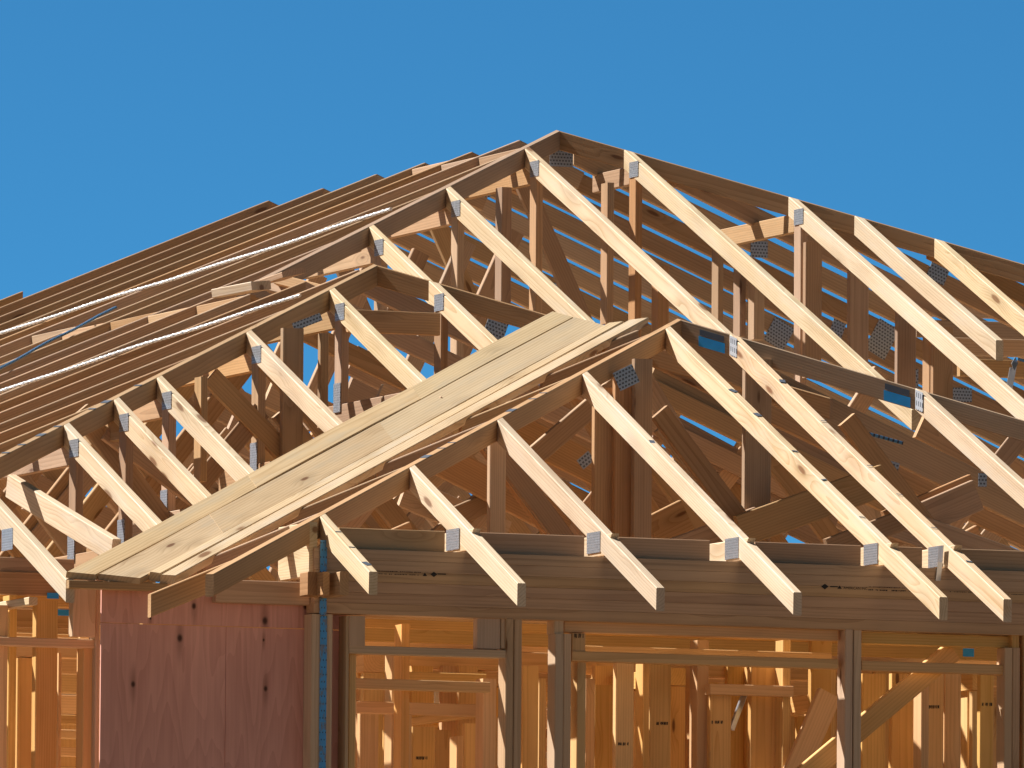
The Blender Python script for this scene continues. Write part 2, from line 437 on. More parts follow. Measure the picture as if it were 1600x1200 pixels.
for k, (a, b, Y) in enumerate((((1418, 466), (1680, 474), 8.6), ((1432, 499), (1680, 506), 8.4), ((1460, 526), (1680, 533), 8.2), ((1500, 560), (1680, 566), 7.9))):
    o = xz('level_board', onY(*a, Y), onY(*b, Y), .085, 'fir')
    tag(o, f'level brown board crossing behind the sawn-off jack rafter, {NTH[k]} from the top', 'board', 'level boards under the long hip', 'thing')
# far short chords seen only as the roof's outline
for px, py, Y, lab in ((36, 455, back[-1] + .35, 'farthest short chord along the west slope outline, low down'),):
    b_ = on(px, py, LN, A2)
    o = xz('roof_chord', (XE - 1.0, b_.y, ZL(XE - 1.0)), b_, .089, 'fir', None, cutB=(b_, X_))
    tag(o, lab, 'rafter', None, 'thing')

# blocking between the west slope's chords: its sunlit west faces show as pale wedges
def blocks(a, b, group, lab):
    P, Q = on(*a, LN, A2), on(*b, LN, A2)
    ys = sorted(front + back); k = 0
    for y0, y1 in zip(ys, ys[1:]):
        if not (min(P.y, Q.y) - .4 < y0 and y1 < max(P.y, Q.y) + .4): continue
        f = ((y0 + y1) / 2 - P.y) / (Q.y - P.y); X = P.x + (Q.x - P.x) * f + random.uniform(-.03, .03)
        o = yz('blocking', (X, y0 + .039, ZL(X) - .003), (X, y1 - .001, ZL(X) - .003), .08, 'fir')
        tag(o, f'pale block between west slope chords, {NTH[k]} {lab}', 'blocking', group, 'thing'); k += 1
blocks((52, 524), (400, 460), 'blocks in the lower blocking row', 'from the east in the lower row')
blocks((622, 268), (814, 230), 'blocks in the upper blocking row', 'from the topmost peak in the upper row')

# steel straps lying across the west slope
def strap(name, a, b, r, m, label, n=LN, p0=None, lift=.012, cat='strap'):
    p0 = p0 or A2; nn = n.normalized()
    A, B = on(*a, n, p0) + nn * lift, on(*b, n, p0) + nn * lift
    d = (B - A).normalized(); sd = d.cross(nn).normalized()
    L = (B - A).length; K = int(L / .014); NS = 8; vs, gr, fs = [], [], []
    for i in range(K + 1):
        q = A + d * (L * i / K) + nn * (.004 * math.sin(i * .031) + .002 * math.sin(i * .11))
        rr = r * (1.0 if i % 2 else .78)
        for k in range(NS):
            g = 2 * math.pi * k / NS + .2 * i
            vs.append(q + sd * (rr * math.cos(g)) + nn * (rr * .8 * math.sin(g))); gr.append((L * i / K, k * .01 + 5.0, 0))
    for i in range(K):
        for k in range(NS):
            k2 = (k + 1) % NS
            fs.append((i * NS + k, i * NS + k2, (i + 1) * NS + k2, (i + 1) * NS + k))
    fs += [tuple(range(NS - 1, -1, -1)), tuple(range(K * NS, K * NS + NS))]
    o = put(name, newmesh(name, [v - A for v in vs], fs, gr, m), A)
    return tag(o, label, cat, 'steel straps on the roof', 'thing')
strap('steel_strap', (-40, 539), (612, 330), .0115, 'strapw', 'long bright white strap across the upper part of the west slope')
strap('steel_strap', (-40, 630), (470, 464), .0115, 'strapw', 'bright white strap ending in blue beside the middle hip')
strap('steel_strap', (-30, 603), (183, 487), .009, 'strapb', 'thin blue strap lying diagonally across the west slope', lift=.026)

# ------------------------------------------------------------------ valley planks laid on the middle roof's front slope
nF = FN.normalized()
pa, pb = on(103, 893, FN, P2 + nF * .03), on(862, 486, FN, P2 + nF * .03)
pd = (pb - pa).normalized(); psd = pd.cross(nF)
def poff(px, py): return (on(px, py, FN, P2 + nF * .03) - pa).dot(psd)
PW = [0.0] + [poff(500, y) for y in (709.5, 752, 764.5, 780)]
def plank(k, th, top, m, e0, e1, label, name='valley_plank'):
    g = .0022
    w0, w1 = sorted((PW[k], PW[k + 1])); r = [on(*p, FN, P2 + nF * .03) for p in (*e0, *e1)]
    o = stick(name, pa + nF * top, pb + nF * top, psd, (w0 + g, w1 - g), (-th, 0), m, None, cutA=(r[0], (r[1] - r[0]).cross(nF)), cutB=(r[2], (r[3] - r[2]).cross(nF)), up=nF, ch=.003)
    return tag(o, label, 'plank', 'planks laid along the valley', 'thing')
def jointed(k, top, joints, labels):
    q = (((103, 893), (165, 899)) if k == 0 else ((165, 898), (232, 905)))
    cuts = [q] + [((x, y), (x + 16, y + 22)) for x, y in joints] + [((862, 486), (942, 508))]
    for n_, lab in enumerate(labels):
        plank(k, .027, top + .0012 * (n_ % 2), 'weathered', cuts[n_], cuts[n_ + 1], lab)
jointed(0, 0, ((384, 738), (641, 601)), ('lowest length of the upper row of wide weathered valley planks', 'middle length of the upper row of wide weathered valley planks', 'topmost length of the upper row of wide weathered valley planks'))
jointed(1, .0015, ((330, 808), (598, 668)), ('lowest length of the lower row of wide weathered valley planks', 'middle length of the lower row of wide weathered valley planks', 'topmost length of the lower row of wide weathered valley planks'))
plank(2, .040, .012, 'spruce', ((232, 897), (252, 900)), ((935, 510), (962, 507)), 'first narrow pale board beside the wide valley planks', 'valley_board')
plank(3, .040, .009, 'spruce', ((253, 901), (273, 902)), ((955, 506), (988, 502)), 'outermost narrow pale board of the valley, ending in a point near the peak', 'valley_board')

# ------------------------------------------------------------------ front wing: west rafters, trusses and ridge behind its hips
GW = 'rafters of the front wing west slope'
ZL3 = lambda X: A3.z + T * (X - A3.x)
k = 0
for Y in (-.36, .25, .86, 1.47, 2.08, 2.69, 3.2):
    xh = min(A3.x + (Y - A3.y), A3.x) - .03
    xv = Y - 1.608 + .10
    if Y < 0: xv = onY(236, 925, Y).x
    a_, b_ = V((xv, Y, ZL3(xv))), V((xh, Y, ZL3(xh)))
    o = xz('slope_rafter', a_, b_, .089, 'fir', None, cutA=(a_, X_), cutB=(b_, X_))
    tag(o, ('short rafter whose squared tail juts out beside the plywood' if k == 0 else f'thin-edged rafter between valley boards and nearest hip, {NTH[k - 1]} from below'), 'rafter', GW, 'thing')
    k += 1
GE = 'trusses behind the front wing'
ZR3 = lambda X: A3.z - T * (X - A3.x)
for i, Y in enumerate((2.82, 3.4, 4.0, 4.6)):
    t = thing('wing_truss', (A3.x, Y, A3.z), f'brown truss behind the front wing, {NTH[i]} back from the nearest peak', 'truss', GE)
    pk = V((A3.x, Y, A3.z - .005))
    xr = A3.x + min(3.4, 5.46 - Y + 1.2)
    e = V((xr, Y, ZR3(xr)))
    xz('top_chord', pk, e, .14 if i == 0 else .089, 'fir', t, cutA=(pk, X_))
    if i: 
        lx = max(A3.x - 1.2, Y - 1.7)
        if lx < A3.x - .1:
            f_ = V((lx, Y, ZL3(lx))); xz('top_chord', f_, pk, .089, 'fir', t, cutB=(pk, X_))
    xz('bottom_chord', (-1.4, Y, 3.06), (5.2, Y, 3.06), .089, 'fir', t)
    if i in (0, 2): continue
    xz('web', (A3.x + .08 * i, Y + .04, A3.z - .1), (A3.x + .7 + .1 * i, Y + .04, 3.1), .089, 'fir', t)
    xz('web', (A3.x + .9, Y + .04, 3.05), (A3.x + 1.7, Y + .04, ZR3(A3.x + 1.7) - .1), .089, 'fir', t)
    xz('web', (A3.x - 1.3, Y + .04, 3.05), (A3.x - .05, Y + .04, A3.z - .2), .089, 'fir', t)
# scissor chords that rise to the east with a bright upper edge
GS = 'rising scissor chords under the front wing'
for k, (a, b, Y, h) in enumerate((((1150, 806), (1376, 726), 2.2, .14), ((1205, 795), (1340, 741), 2.35, .089), ((1380, 799), (1516, 741), 2.6, .089), ((1330, 832), (1520, 750), 2.5, .14),
                                  ((1010, 808), (1064, 781), 3.0, .14), ((1040, 845), (1180, 792), 2.4, .14), ((1290, 842), (1420, 792), 1.9, .089), ((690, 800), (760, 770), 3.4, .089), ((560, 850), (640, 815), 2.9, .089))):
    o = xz('scissor_chord', onY(*a, Y), onY(*b, Y), h, 'fir')
    tag(o, f'brown chord with thin sunlit top edge rising east, {NTH[k]} of nine', 'truss chord', GS, 'thing')
# dark descending chords filling the space under the front wing
GD = 'falling chords under the front wing'
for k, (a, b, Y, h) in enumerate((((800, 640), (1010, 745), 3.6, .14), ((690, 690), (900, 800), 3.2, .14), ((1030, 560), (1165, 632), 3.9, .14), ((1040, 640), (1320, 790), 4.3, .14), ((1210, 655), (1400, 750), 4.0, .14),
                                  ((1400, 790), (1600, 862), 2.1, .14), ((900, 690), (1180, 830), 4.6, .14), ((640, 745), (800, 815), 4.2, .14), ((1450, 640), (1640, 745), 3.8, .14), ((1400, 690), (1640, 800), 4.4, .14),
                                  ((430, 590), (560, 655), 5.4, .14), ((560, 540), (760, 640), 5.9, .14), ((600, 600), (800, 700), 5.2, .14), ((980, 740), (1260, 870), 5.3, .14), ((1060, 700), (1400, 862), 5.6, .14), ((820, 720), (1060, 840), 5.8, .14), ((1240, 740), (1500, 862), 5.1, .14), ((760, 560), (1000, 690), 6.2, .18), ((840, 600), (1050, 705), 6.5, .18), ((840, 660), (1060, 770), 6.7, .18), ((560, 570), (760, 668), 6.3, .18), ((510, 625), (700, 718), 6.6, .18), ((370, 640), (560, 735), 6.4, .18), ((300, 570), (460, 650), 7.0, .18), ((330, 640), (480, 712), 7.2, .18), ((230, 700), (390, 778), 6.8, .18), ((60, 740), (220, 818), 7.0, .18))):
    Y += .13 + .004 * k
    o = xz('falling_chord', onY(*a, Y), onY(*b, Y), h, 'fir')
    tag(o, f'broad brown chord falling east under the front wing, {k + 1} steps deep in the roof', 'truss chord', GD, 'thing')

# ------------------------------------------------------------------ upright members seen under the hips (front face given in picture pixels, at depth Y)
GU = 'upright posts under the roof'
def upright(x0, x1, y0, y1, Y, label, m='fir', wy=.038, grp=GU, name='roof_post', **k):
    a, b = onY(x0, y1, Y), onY(x1, y0, Y)
    o = post(name, a.x, Y, a.z, onY(x0, y0, Y).z, m, None, wx=b.x - a.x, wy=wy)
    return tag(o, label, 'post', grp, 'thing')
U = [
    (928, 960, 605, 842, 2.30, 'first board of the broad three-board post under the nearest peak'),
    (960, 990, 580, 842, 2.25, 'middle board of the broad three-board post under the nearest peak'),
    (990, 1020, 560, 842, 2.20, 'last board of the broad three-board post under the nearest peak'),
    (1163, 1206, 560, 846, 2.45, 'wide dark post between the two blue-tagged jack rafters'),
    (765, 791, 688, 834, 1.6, 'lone post behind the third jack rafter over the beam'),
    (441, 475, 512, 712, 3.0, 'wide dark post with one lit edge under the middle hip'),
    (500, 514, 520, 668, 3.3, 'thin dark post close under the middle hip'),
    (1258, 1285, 378, 590, 7.75, 'wide dark post under the long hip, beside the plated one'),
    (1327, 1358, 415, 600, 7.7, 'wide plain dark post between two toothed plates'),
    (1402, 1432, 470, 620, 7.3, 'dark post with one lit edge right of the wide plain one'),
    (1458, 1490, 510, 640, 7.0, 'dark post beside the last plated one under the long hip'),
]
for u in U: upright(*u)
V4 = [
    (838 + 110, 838 + 122, 285, 505, 7.9, 'slim post with a bright west face third right of the topmost peak'),
    (1122, 1131, 372, 515, 7.9, 'slim bright-edged post first between the long jack rafters'),
    (1156, 1166, 410, 525, 7.7, 'slim bright-edged post second between the long jack rafters'),
    (1178, 1195, 425, 530, 7.6, 'post with a small plate second between the long jack rafters'),
    (1028, 1046, 415, 520, 8.0, 'post with a small plate below the jack rafter nearest the topmost peak'),
    (1452, 1470, 500, 640, 7.1, 'post with a small plate under the sawn-off jack rafter'),
    (783, 800, 292, 490, 8.6, 'slim post with a bright west face left of the topmost peak'),
    (313, 325, 588, 752, 2.55, 'slim post with a printed face between the third and second middle jacks'),
]
for x0, x1, y0, y1, Y, lab in V4: upright(x0, x1, y0, y1, Y, lab, wy=.089)
# steel toothed plates nailed over joints, seen under the long hip
GP = 'toothed steel plates on the roof joints'
EY = [A1.y - d_ for d_ in (.40, .88, 1.36, 1.84, 2.32, 2.8)] + [A1.y + .12 + .455 * i for i in range(9)]
def looseplate(px, py, Y, w, h, rot, label, m='platebig'):
    if Y > 5:
        best = min(EY, key=lambda y: abs(onY(px, py, y).z - ZR1(onY(px, py, y).x) + .05)); Y = best - .001
    o = plateq('joint_plate', onY(px, py, Y), V((math.cos(rot), 0, math.sin(rot))), V((-math.sin(rot), 0, math.cos(rot))), w, h, m)
    tag(o, label, 'plate', GP, 'thing')
for a in ((877, 246, 8.7, .12, .09, 0, 'toothed plate just under the topmost peak'), (1186, 390, 7.95, .09, .08, 0, 'small toothed plate under the lit block of the long hip'),
          (1217, 522, 7.7, .12, .13, -.5, 'toothed plate first left of the wide plain post'), (1309, 512, 7.65, .07, .17, -.35, 'narrow slanting toothed plate left of the wide plain post'),
          (1378, 530, 7.55, .12, .17, -.5, 'large toothed plate right of the wide plain post'), (1420, 592, 7.2, .1, .1, 0, 'square toothed plate low beside the lit-edged post'),
          (1466, 425, 7.4, .1, .1, -.4, 'toothed plate high under the last jack rafter'), (1498, 617, 7.0, .14, .07, 0, 'toothed plate on the short level board'),
          (978, 590, 2.18, .1, .085, .45, 'toothed plate askew on the broad post under the nearest peak'), (775, 512, 4.2, .1, .09, -.35, 'toothed plate behind the upper end of the valley planks'),
          (1394, 737, 2.55, .05, .09, -.25, 'small toothed plate on the brown chord between the tagged jack rafters'), (1535, 750, 2.4, .04, .06, 0, 'small toothed plate at the end of the rising chord'),
          (915, 719, 3.1, .07, .05, .7, 'small slanting plate deep under the front wing'), (480, 503, 3.35, .14, .035, .38, 'long narrow plate along the middle hip'),
          (860, 450, 8.9, .1, .06, -.2, 'toothed plate half hidden behind the second jack below the topmost peak')):
    looseplate(*a)

# blue-tagged plates bent over the hip and the jack's head
def tagged(px, X, hipat, label):
    t = thing('tagged_plate', hipat, label, 'plate', 'blue-tagged plates on the long hips')
    u = V((-DR.x, -DR.y, -DR.z)).normalized(); v = V((0, 0, 1))
    o = hipat + u * .088 - Z_ * .052
    plateq('blue_tag', o - Z_ * .018, u, v, .13, .045, 'blue', t, .003)
    plateq('window_strip', o + Z_ * .022, u, v, .12, .026, 'bluegrey', t, .003)
    f0 = hipat + V((-.002, -.055, -.06))
    plateq('side_flange', f0, V((0, 1, T * .6)), v, .085, .085, 'grid', t)
for k, px in enumerate((1140, 1430)):
    h = hip_at(A3, DR, px)
    tagged(px, h.x, h, ('blue-tagged plate on the dark hip near the nearest peak', 'blue-tagged plate on the dark hip farther from the nearest peak')[k])

o = stick('twisted_strap', onY(1333, 668, 2.5), onY(1412, 690, 2.45), Y_, (0, .012), (-.014, 0), 'strapb')
tag(o, 'twisted steel strap hanging in the shade under the long dark hip', 'strap', None, 'thing')
# ------------------------------------------------------------------ laminated beam and the things on it
bl = onY(491, 861, 0)
bz1, bz0 = 3.040, 2.768
beam = thing('laminated_beam', (bl.x, 0, bz0), 'long brown laminated timber beam carrying the pale rafter tails', 'beam')
NB = 7; lh = (bz1 - bz0) / NB
xj = onY(1374, 900, 0).x
for q in range(6):
    z1 = bz1 - (bz1 - bz0) / 6 * q
    stick('lamination', (bl.x, 0, z1), (7.5, 0, z1), Y_, (0, .088), (-(bz1 - bz0) / 6 + .0004, 0), 'glulam', beam, ch=.0012)
def text(body, px, py, hpx, parent, name='printed_stamp', Y=-.0015):
    cu = bpy.data.curves.new(name, 'FONT'); cu.body = body; cu.size = hpx / 375 * 1.4; cu.materials.append(M['ink'])
    tmp = bpy.data.objects.new('tmp', cu); C_.objects.link(tmp)
    bpy.context.view_layer.update()
    me = bpy.data.meshes.new_from_object(tmp.evaluated_get(bpy.context.evaluated_depsgraph_get()))
    C_.objects.unlink(tmp); bpy.data.objects.remove(tmp)
    for v in me.vertices: v.co = V((v.co.x, 0, v.co.y))
    return put(name, me, onY(px, py, Y), parent)
def polyplate(name, pts, Y, parent, m='ink', th=.0012):
    q = [onY(x, y, Y) for x, y in pts]; n = len(q); b = q[0].copy()
    vs = [p - b for p in q] + [p - b + Y_ * th for p in q]
    area = sum(q[i].x * q[(i + 1) % n].z - q[(i + 1) % n].x * q[i].z for i in range(n))
    fs = [tuple(range(n)), tuple(range(2 * n - 1, n - 1, -1))] + [(i, n + i, n + (i + 1) % n, (i + 1) % n) for i in range(n)]
    if area < 0: fs = [tuple(reversed(f)) for f in fs]
    return put(name, newmesh(name, vs, fs, None, m), b, parent)
YB = -.0018
def diamond(x, y, r):
    polyplate('printed_mark', [(x - r, y), (x, y - r * .8), (x + r, y), (x, y + r * .8)], YB, beam)
diamond(678, 897.5, 5.2); diamond(1289, 916.5, 5.6)
for (x0, y0, w_) in ((684, 897, 13), (1297, 916.7, 12)): polyplate('printed_mark', [(x0, y0 - .9), (x0 + w_, y0 - .6), (x0 + w_, y0 + .9), (x0, y0 + .6)], YB, beam)
for (x0, y0) in ((664, 898), (1312, 918)): polyplate('printed_mark', [(x0 - 3.4, y0 + 2), (x0, y0 - 3.2), (x0 + 3.4, y0 + 2)], YB, beam)
text('AS', 577, 897, 5.5, beam); text('AMERICAN INC', 1318, 920.5, 4.2, beam)
def printrow(x, y, x1, h, sl=.032):
    vs, fs = [], []
    b = onY(x, y, YB)
    while x < x1:
        w_ = random.uniform(.8, 2.6)
        if random.random() < .85:
            hh = h * random.uniform(.6, 1); yy = y
            q = [onY(x, yy, YB), onY(x + w_, yy + w_ * sl, YB), onY(x + w_, yy + hh + w_ * sl, YB), onY(x, yy + hh, YB)]
            i = len(vs); vs += [p - b for p in q]; fs.append((i, i + 3, i + 2, i + 1))
        x += w_ + random.uniform(.5, 1.1); y += (w_ + .8) * sl
    put('printed_stamp', newmesh('printed_stamp', vs, fs, None, 'ink'), b, beam)
printrow(587, 891.6, 656, 1.1); printrow(587, 895.8, 654, 1.5); printrow(1358, 916.3, 1412, 1.1); printrow(1357, 920.6, 1425, 2.0); printrow(1484, 924, 1530, 1.2); printrow(1575, 928, 1610, 1.2)
# frieze blocks standing on the beam between the rafters
GB = 'blocks on the beam between the rafters'
for k, (x0, x1) in enumerate(((530, 695), (742, 913), (966, 1109), (1180, 1345), (1392, 1441), (1500, 1700))):
    Y = .045
    a, b = onY(x0, 840, Y), onY(x1, 840, Y)
    o = stick('frieze_block', (a.x, Y, bz1 + .0895), (b.x, Y, bz1 + .0895), Y_, (0, .038), (-.0885, 0), 'warm')
    tag(o, f'brown block standing on the beam between rafters, {NTH[k]} from the blue strap', 'blocking', GB, 'thing')
# thin dark blue-grey patches laid on the rafters' tops and sides
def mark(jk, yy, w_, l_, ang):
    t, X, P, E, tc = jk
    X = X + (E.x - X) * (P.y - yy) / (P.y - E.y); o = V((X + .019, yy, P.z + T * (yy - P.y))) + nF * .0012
    plateq('dark_mark', o, V((math.cos(ang), -math.sin(ang), -math.sin(ang) * T)), V((math.sin(ang), math.cos(ang), math.cos(ang) * T)), w_, l_, 'bluegrey', tc, .001)
for jk, ys in ((j3[0], (-.1, -.28, -.47)), (j3[4], (1.85, 1.55, 1.1, .75, .3)), (j3[5], (2.0, 1.5, .95, .6, .2, -.2)), (j3[3], (1.15,))):
    for y in ys: mark(jk, y, .026, random.choice((.006, .012, .04)), random.uniform(-.5, .5))
# bent steel tie hanging from the fifth heel
ht = onX(1470, 862, j3[5][3].x)
t = thing('steel_tie', ht, 'bent steel tie hanging from the rafter heel nearest the end of the beam', 'tie')
plateq('tie_strap', ht + V((-.004, -.01, -.02)), V((0, 1, 0)), V((0, -.15, 1)), .05, .09, 'metal', t)
plateq('tie_strap', onY(1467, 893, -.004), X_, V((.12, 0, 1)), .022, .08, 'metal', t)
# a rag of steel strap on the last jack rafter
ct = onX(1585, 575, 5.45)
t = thing('steel_clip', ct, 'crumpled steel clip hanging from the sawn-off jack rafter', 'clip')
plateq('clip_strap', ct + V((0, 0, .02)), V((.4, .3, .5)), V((-.3, .2, .8)), .05, .035, 'metal', t)
plateq('clip_strap', ct + V((-.02, 0, -.06)), V((.8, .2, .1)), V((.2, 0, 1)), .04, .13, 'metal', t)
plateq('clip_tail', ct + V((.06, 0, .035)), V((1, 0, -.2)), V((.2, 0, 1)), .09, .014, 'strapb', t)

# ------------------------------------------------------------------ offcuts piled where the topmost hip ends
GO = 'offcuts piled at the foot of the topmost hip'
for k, (a, b, w_, m) in enumerate((((415, 437), (475, 452), .10, 'fir'), ((433, 427), (520, 449), .11, 'stud'), ((405, 437), (440, 425), .06, 'fir'), ((330, 452), (392, 440), .09, 'spruce'))):
    p0 = A2 + V((0, 0, .10 + .02 * k))
    A, B = on(*a, Y_, (0, 6.0 - .12 * k, 0)), on(*b, Y_, (0, 5.75 - .12 * k, 0))
    o = stick('timber_offcut', A, B, V((.2, 1, 0)), (0, .12), (-w_ * .45, 0), m)
    tag(o, ('grey-ended offcut lying lowest on the pile behind the middle peak', 'broad offcut lying on top of the pile behind the middle peak', 'small offcut leaning on the pile behind the middle peak', 'pale offcut lying on the chords just west of the pile')[k], 'offcut', GO, 'thing')

# ------------------------------------------------------------------ corner: plywood wall, corner post, stubs, blue strap
# plywood
def plymat():
    m, nt, b = mat('red_plywood')
    tc = N(nt, 'ShaderNodeTexCoord').outputs['Object']
    sep = N(nt, 'ShaderNodeSeparateXYZ'); nt.links.new(tc, sep.inputs[0]); x, _, z = sep.outputs
    v1 = noise(nt, vmul(nt, tc, (13, 13, 1.1)), 1, 4, .6)
    v2 = noise(nt, vmul(nt, tc, (90, 90, 2.2)), 1, 2)
    v3 = noise(nt, vmul(nt, tc, (5, 5, .8)), 1, 2)
    rg = mth(nt, 'FRACT', mth(nt, 'MULTIPLY', v3, 16))
    f = mth(nt, 'ADD', mth(nt, 'MULTIPLY', v1, .7), mth(nt, 'MULTIPLY', v2, .3))
    f = mth(nt, 'ADD', mth(nt, 'MULTIPLY', mth(nt, 'SUBTRACT', f, .36), 1.9), mth(nt, 'MULTIPLY', rg, .28), True)
    col = mixc(nt, f, (.84, .45, .37), (.56, .26, .20))
    return m, nt, b, col, x, z
plyY = .10; PAN = []
ply0 = onY(158, 1200, plyY)
def panel(name, x0, x1, z0, z1, Y, label, knots, th=.012):
    m, nt, b, col, x, z = plymat()
    for (kx, ky, s1) in knots:
        q = onY(kx, ky, Y); dx = mth(nt, 'MULTIPLY', mth(nt, 'SUBTRACT', x, q.x - x0), 1 / (.0135 * s1)); dz = mth(nt, 'SUBTRACT', z, q.z - z0)
        d1 = mth(nt, 'SQRT', mth(nt, 'ADD', mth(nt, 'MULTIPLY', dx, dx), mth(nt, 'POWER', mth(nt, 'ABSOLUTE', mth(nt, 'MULTIPLY', dz, 1 / (.019 * s1))), 2)))
        d2 = mth(nt, 'SQRT', mth(nt, 'ADD', mth(nt, 'MULTIPLY', dx, dx), mth(nt, 'POWER', mth(nt, 'ABSOLUTE', mth(nt, 'MULTIPLY', dz, 1 / (.07 * s1))), 2)))
        col = mixc(nt, mth(nt, 'MULTIPLY', mth(nt, 'SUBTRACT', 1, smooth(nt, d2, 0.0, 1.7)), .5), col, (.17, .055, .028))
        col = mixc(nt, mth(nt, 'SUBTRACT', 1, smooth(nt, d1, .25, 1.0)), col, (.075, .03, .018))
    nt.links.new(col, b.inputs['Base Color']); b.inputs['Roughness'].default_value = .6; b.inputs['Specular IOR Level'].default_value = .3
    M['_p'] = m
    vs = [(a, bb, cc) for a in (0, x1 - x0) for bb in (0, th) for cc in (0, z1 - z0)]
    fs = [(0, 4, 5, 1), (2, 3, 7, 6), (0, 1, 3, 2), (4, 6, 7, 5), (1, 5, 7, 3), (0, 2, 6, 4)]
    o = put(name, newmesh(name, vs, fs, None, '_p'), (x0, Y, z0))
    PAN.append(o)
    return tag(o, label, 'plywood', 'plywood panels of the corner wall', 'thing')
zs = onY(300, 977, plyY).z
x0, xm, x1 = onY(158, 1000, plyY).x, onY(353, 1000, plyY).x, onY(541, 1000, plyY).x
panel('plywood_panel', x0, xm - .001, .05, zs - .002, plyY, 'tall red plywood panel at the west edge of the corner wall, with two dark knots', [(208, 1069, 1), (281, 997, 1.25)])
panel('plywood_panel', xm + .001, x1, .05, zs - .002, plyY, 'tall red plywood panel behind the strapped corner post, with dark knots', [(347, 1136, .9), (415, 1076, .9), (412, 1000, .5)])
panel('plywood_panel', x0, x1, zs + .001, 2.868, plyY, 'low red plywood strip above the two tall panels', [(303, 947, 1.0), (414, 970, 1.3), (235, 966, .5), (477, 948, .9)])
# corner post with the strap
pc0, pc1 = onY(487, 1000, -.0), onY(520, 1000, -.0)
cp = thing('corner_post', (pc0.x, 0, .05), 'purple-grey corner post carrying the blue strap', 'post')
post('post_board', pc0.x, .002, .05, bz0 - .004, 'jamb', cp, wx=pc1.x - pc0.x, wy=.093)
bs = onY(505, 1000, 0).x
def vstrap(z0, z1, Y, parent=None, label=None):
    return plateq('strap_face', (bs, Y, (z0 + z1) / 2), X_, Z_, .030, z1 - z0, 'strapv', parent, .003)
M['strapv'] = perforated('blue_film_strap', (.09, .38, .78), (.03, .04, .06), .0125, .030, rough=.4, metal=.1, hw=.30, hh=.20)
_nt = M['strapv'].node_tree; _b = _nt.nodes['Principled BSDF']
_at = N(_nt, 'ShaderNodeAttribute', attribute_name='gr').outputs['Vector']
_src = _b.inputs['Base Color'].links[0].from_socket
_nt.links.new(mixc(_nt, smooth(_nt, noise(_nt, vmul(_nt, _at, (30, 16, 1)), 1, 4, .7), .50, .62), _src, (.20, .22, .27)), _b.inputs['Base Color'])
bsx = thing('blue_strap', (bs, -.003, .3), 'upright blue-coated steel strap nailed over the corner post and the beam end', 'strap')
vstrap(.3, bz0 - .012, -.001, bsx); 
plateq('strap_face', (bs - .004, -.004, (bz0 - .008 + bz1 + .03) / 2), X_, Z_, .030, bz1 - bz0 + .04, 'strapv', bsx, .003)
# stubs and ledger in front of the beam end
led = thing('ledger_board', onY(345, 905, .03), 'brown level board nailed along the top of the plywood', 'board')
a, b = onY(338, 905, .04), onY(484, 906, .04)
stick('board', (a.x, .04, a.z), (b.x, .04, a.z), Y_, (0, .05), (-.095, 0), 'fir', led)
a, b = onY(108, 906, -.02), onY(262, 912, -.02)
stick('board', (a.x, -.02, a.z), (b.x, -.02, a.z), Y_, (0, .05), (-.034, 0), 'fir', led)
GC = 'stub ends in front of the beam'
for k, (x0_, x1_, Y, d_) in enumerate(((481, 497, -.10, .1), (505, 515, -.17, .17), (531, 545, -.22, .22))):
    a, b = onY(x0_, 893, Y), onY(x1_, 893, Y)
    o = stick('stub_end', (a.x, Y, a.z), (a.x, -.006, a.z), X_, (0, b.x - a.x), (-.098, 0), 'fir')
    tag(o, ('stub of timber jutting over the beam end, west of the blue strap', 'middle stub of timber jutting out just beside the blue strap', 'stub of timber jutting farthest out, beside the short jack rafter')[k], 'stub', GC, 'thing')
# heel board with nails behind the corner hip
hb = onX(484, 872, onY(484, 880, .0).x)
Xh = onY(484, 880, 0).x
o = stick('heel_board', (Xh, .01, 3.145), (Xh, .38, 3.145), X_, (0, .036), (-.225, 0), 'spruce')
tag(o, 'pale nailed heel board in the sun under the corner hip', 'board', None, 'thing')

# ------------------------------------------------------------------ front wall under the beam, and the walls behind
def wallthing(label, Y, xl=0.0): return thing('stud_wall', (xl, Y, .05), label, 'wall frame', 'stud walls of the house')
def wstud(w, x0, x1, y0, Y, m='stud', y1=1760, wy=.089, name='stud', full=True):
    a, b = onY(x0, y0, Y), onY(x1, y0, Y)
    z0 = .05 if y1 > 1210 else onY(x0, y1, Y).z
    return post(name, a.x, Y, z0, a.z, m, w, wx=max(.01, b.x - a.x), wy=wy)
def wrail(w, x0, x1, y0, h, Y, m='stud', name='noggin', th=.06):
    a = onY(x0, y0, Y); b = onY(x1, y0, Y)
    return stick(name, (a.x, Y, a.z), (b.x, Y, a.z), Y_, (0, th), (-h, 0), m, w)
w = wallthing('stud wall with its openings right below the laminated beam', 0)
wstud(w, 546, 557, 1022, .05)
wstud(w, 541, 546, 962, .005, 'jamb')
wstud(w, 546, 571, 962, .0, 'jamb', 1009, name='cripple', wy=.05)
wrail(w, 546, 790, 1008, .034, .004, 'jamb')
wstud(w, 746, 782, 963, .012, 'jamb', 1013, name='cripple', wy=.05)
wstud(w, 783, 790, 963, .014, 'jamb', 1013, name='cripple', wy=.05)
wstud(w, 791, 803, 966, .0, 'jamb'); wstud(w, 804, 816, 966, .002, 'jamb')
wstud(w, 868, 881, 990, .0, 'jamb'); wstud(w, 881.3, 893, 990, .003, 'jamb')
wstud(w, 866, 881, 968, .012, 'jamb', 990, name='cripple')
wstud(w, 894, 915, 989, .03, 'stud', 1018, name='cripple', wy=.05)
wrail(w, 894, 1310, 1017, .042, .02)
wrail(w, 1347, 1567, 1032, .042, .02)
wrail(w, 882, 1310, 969, .050, .045, 'stud', 'header')
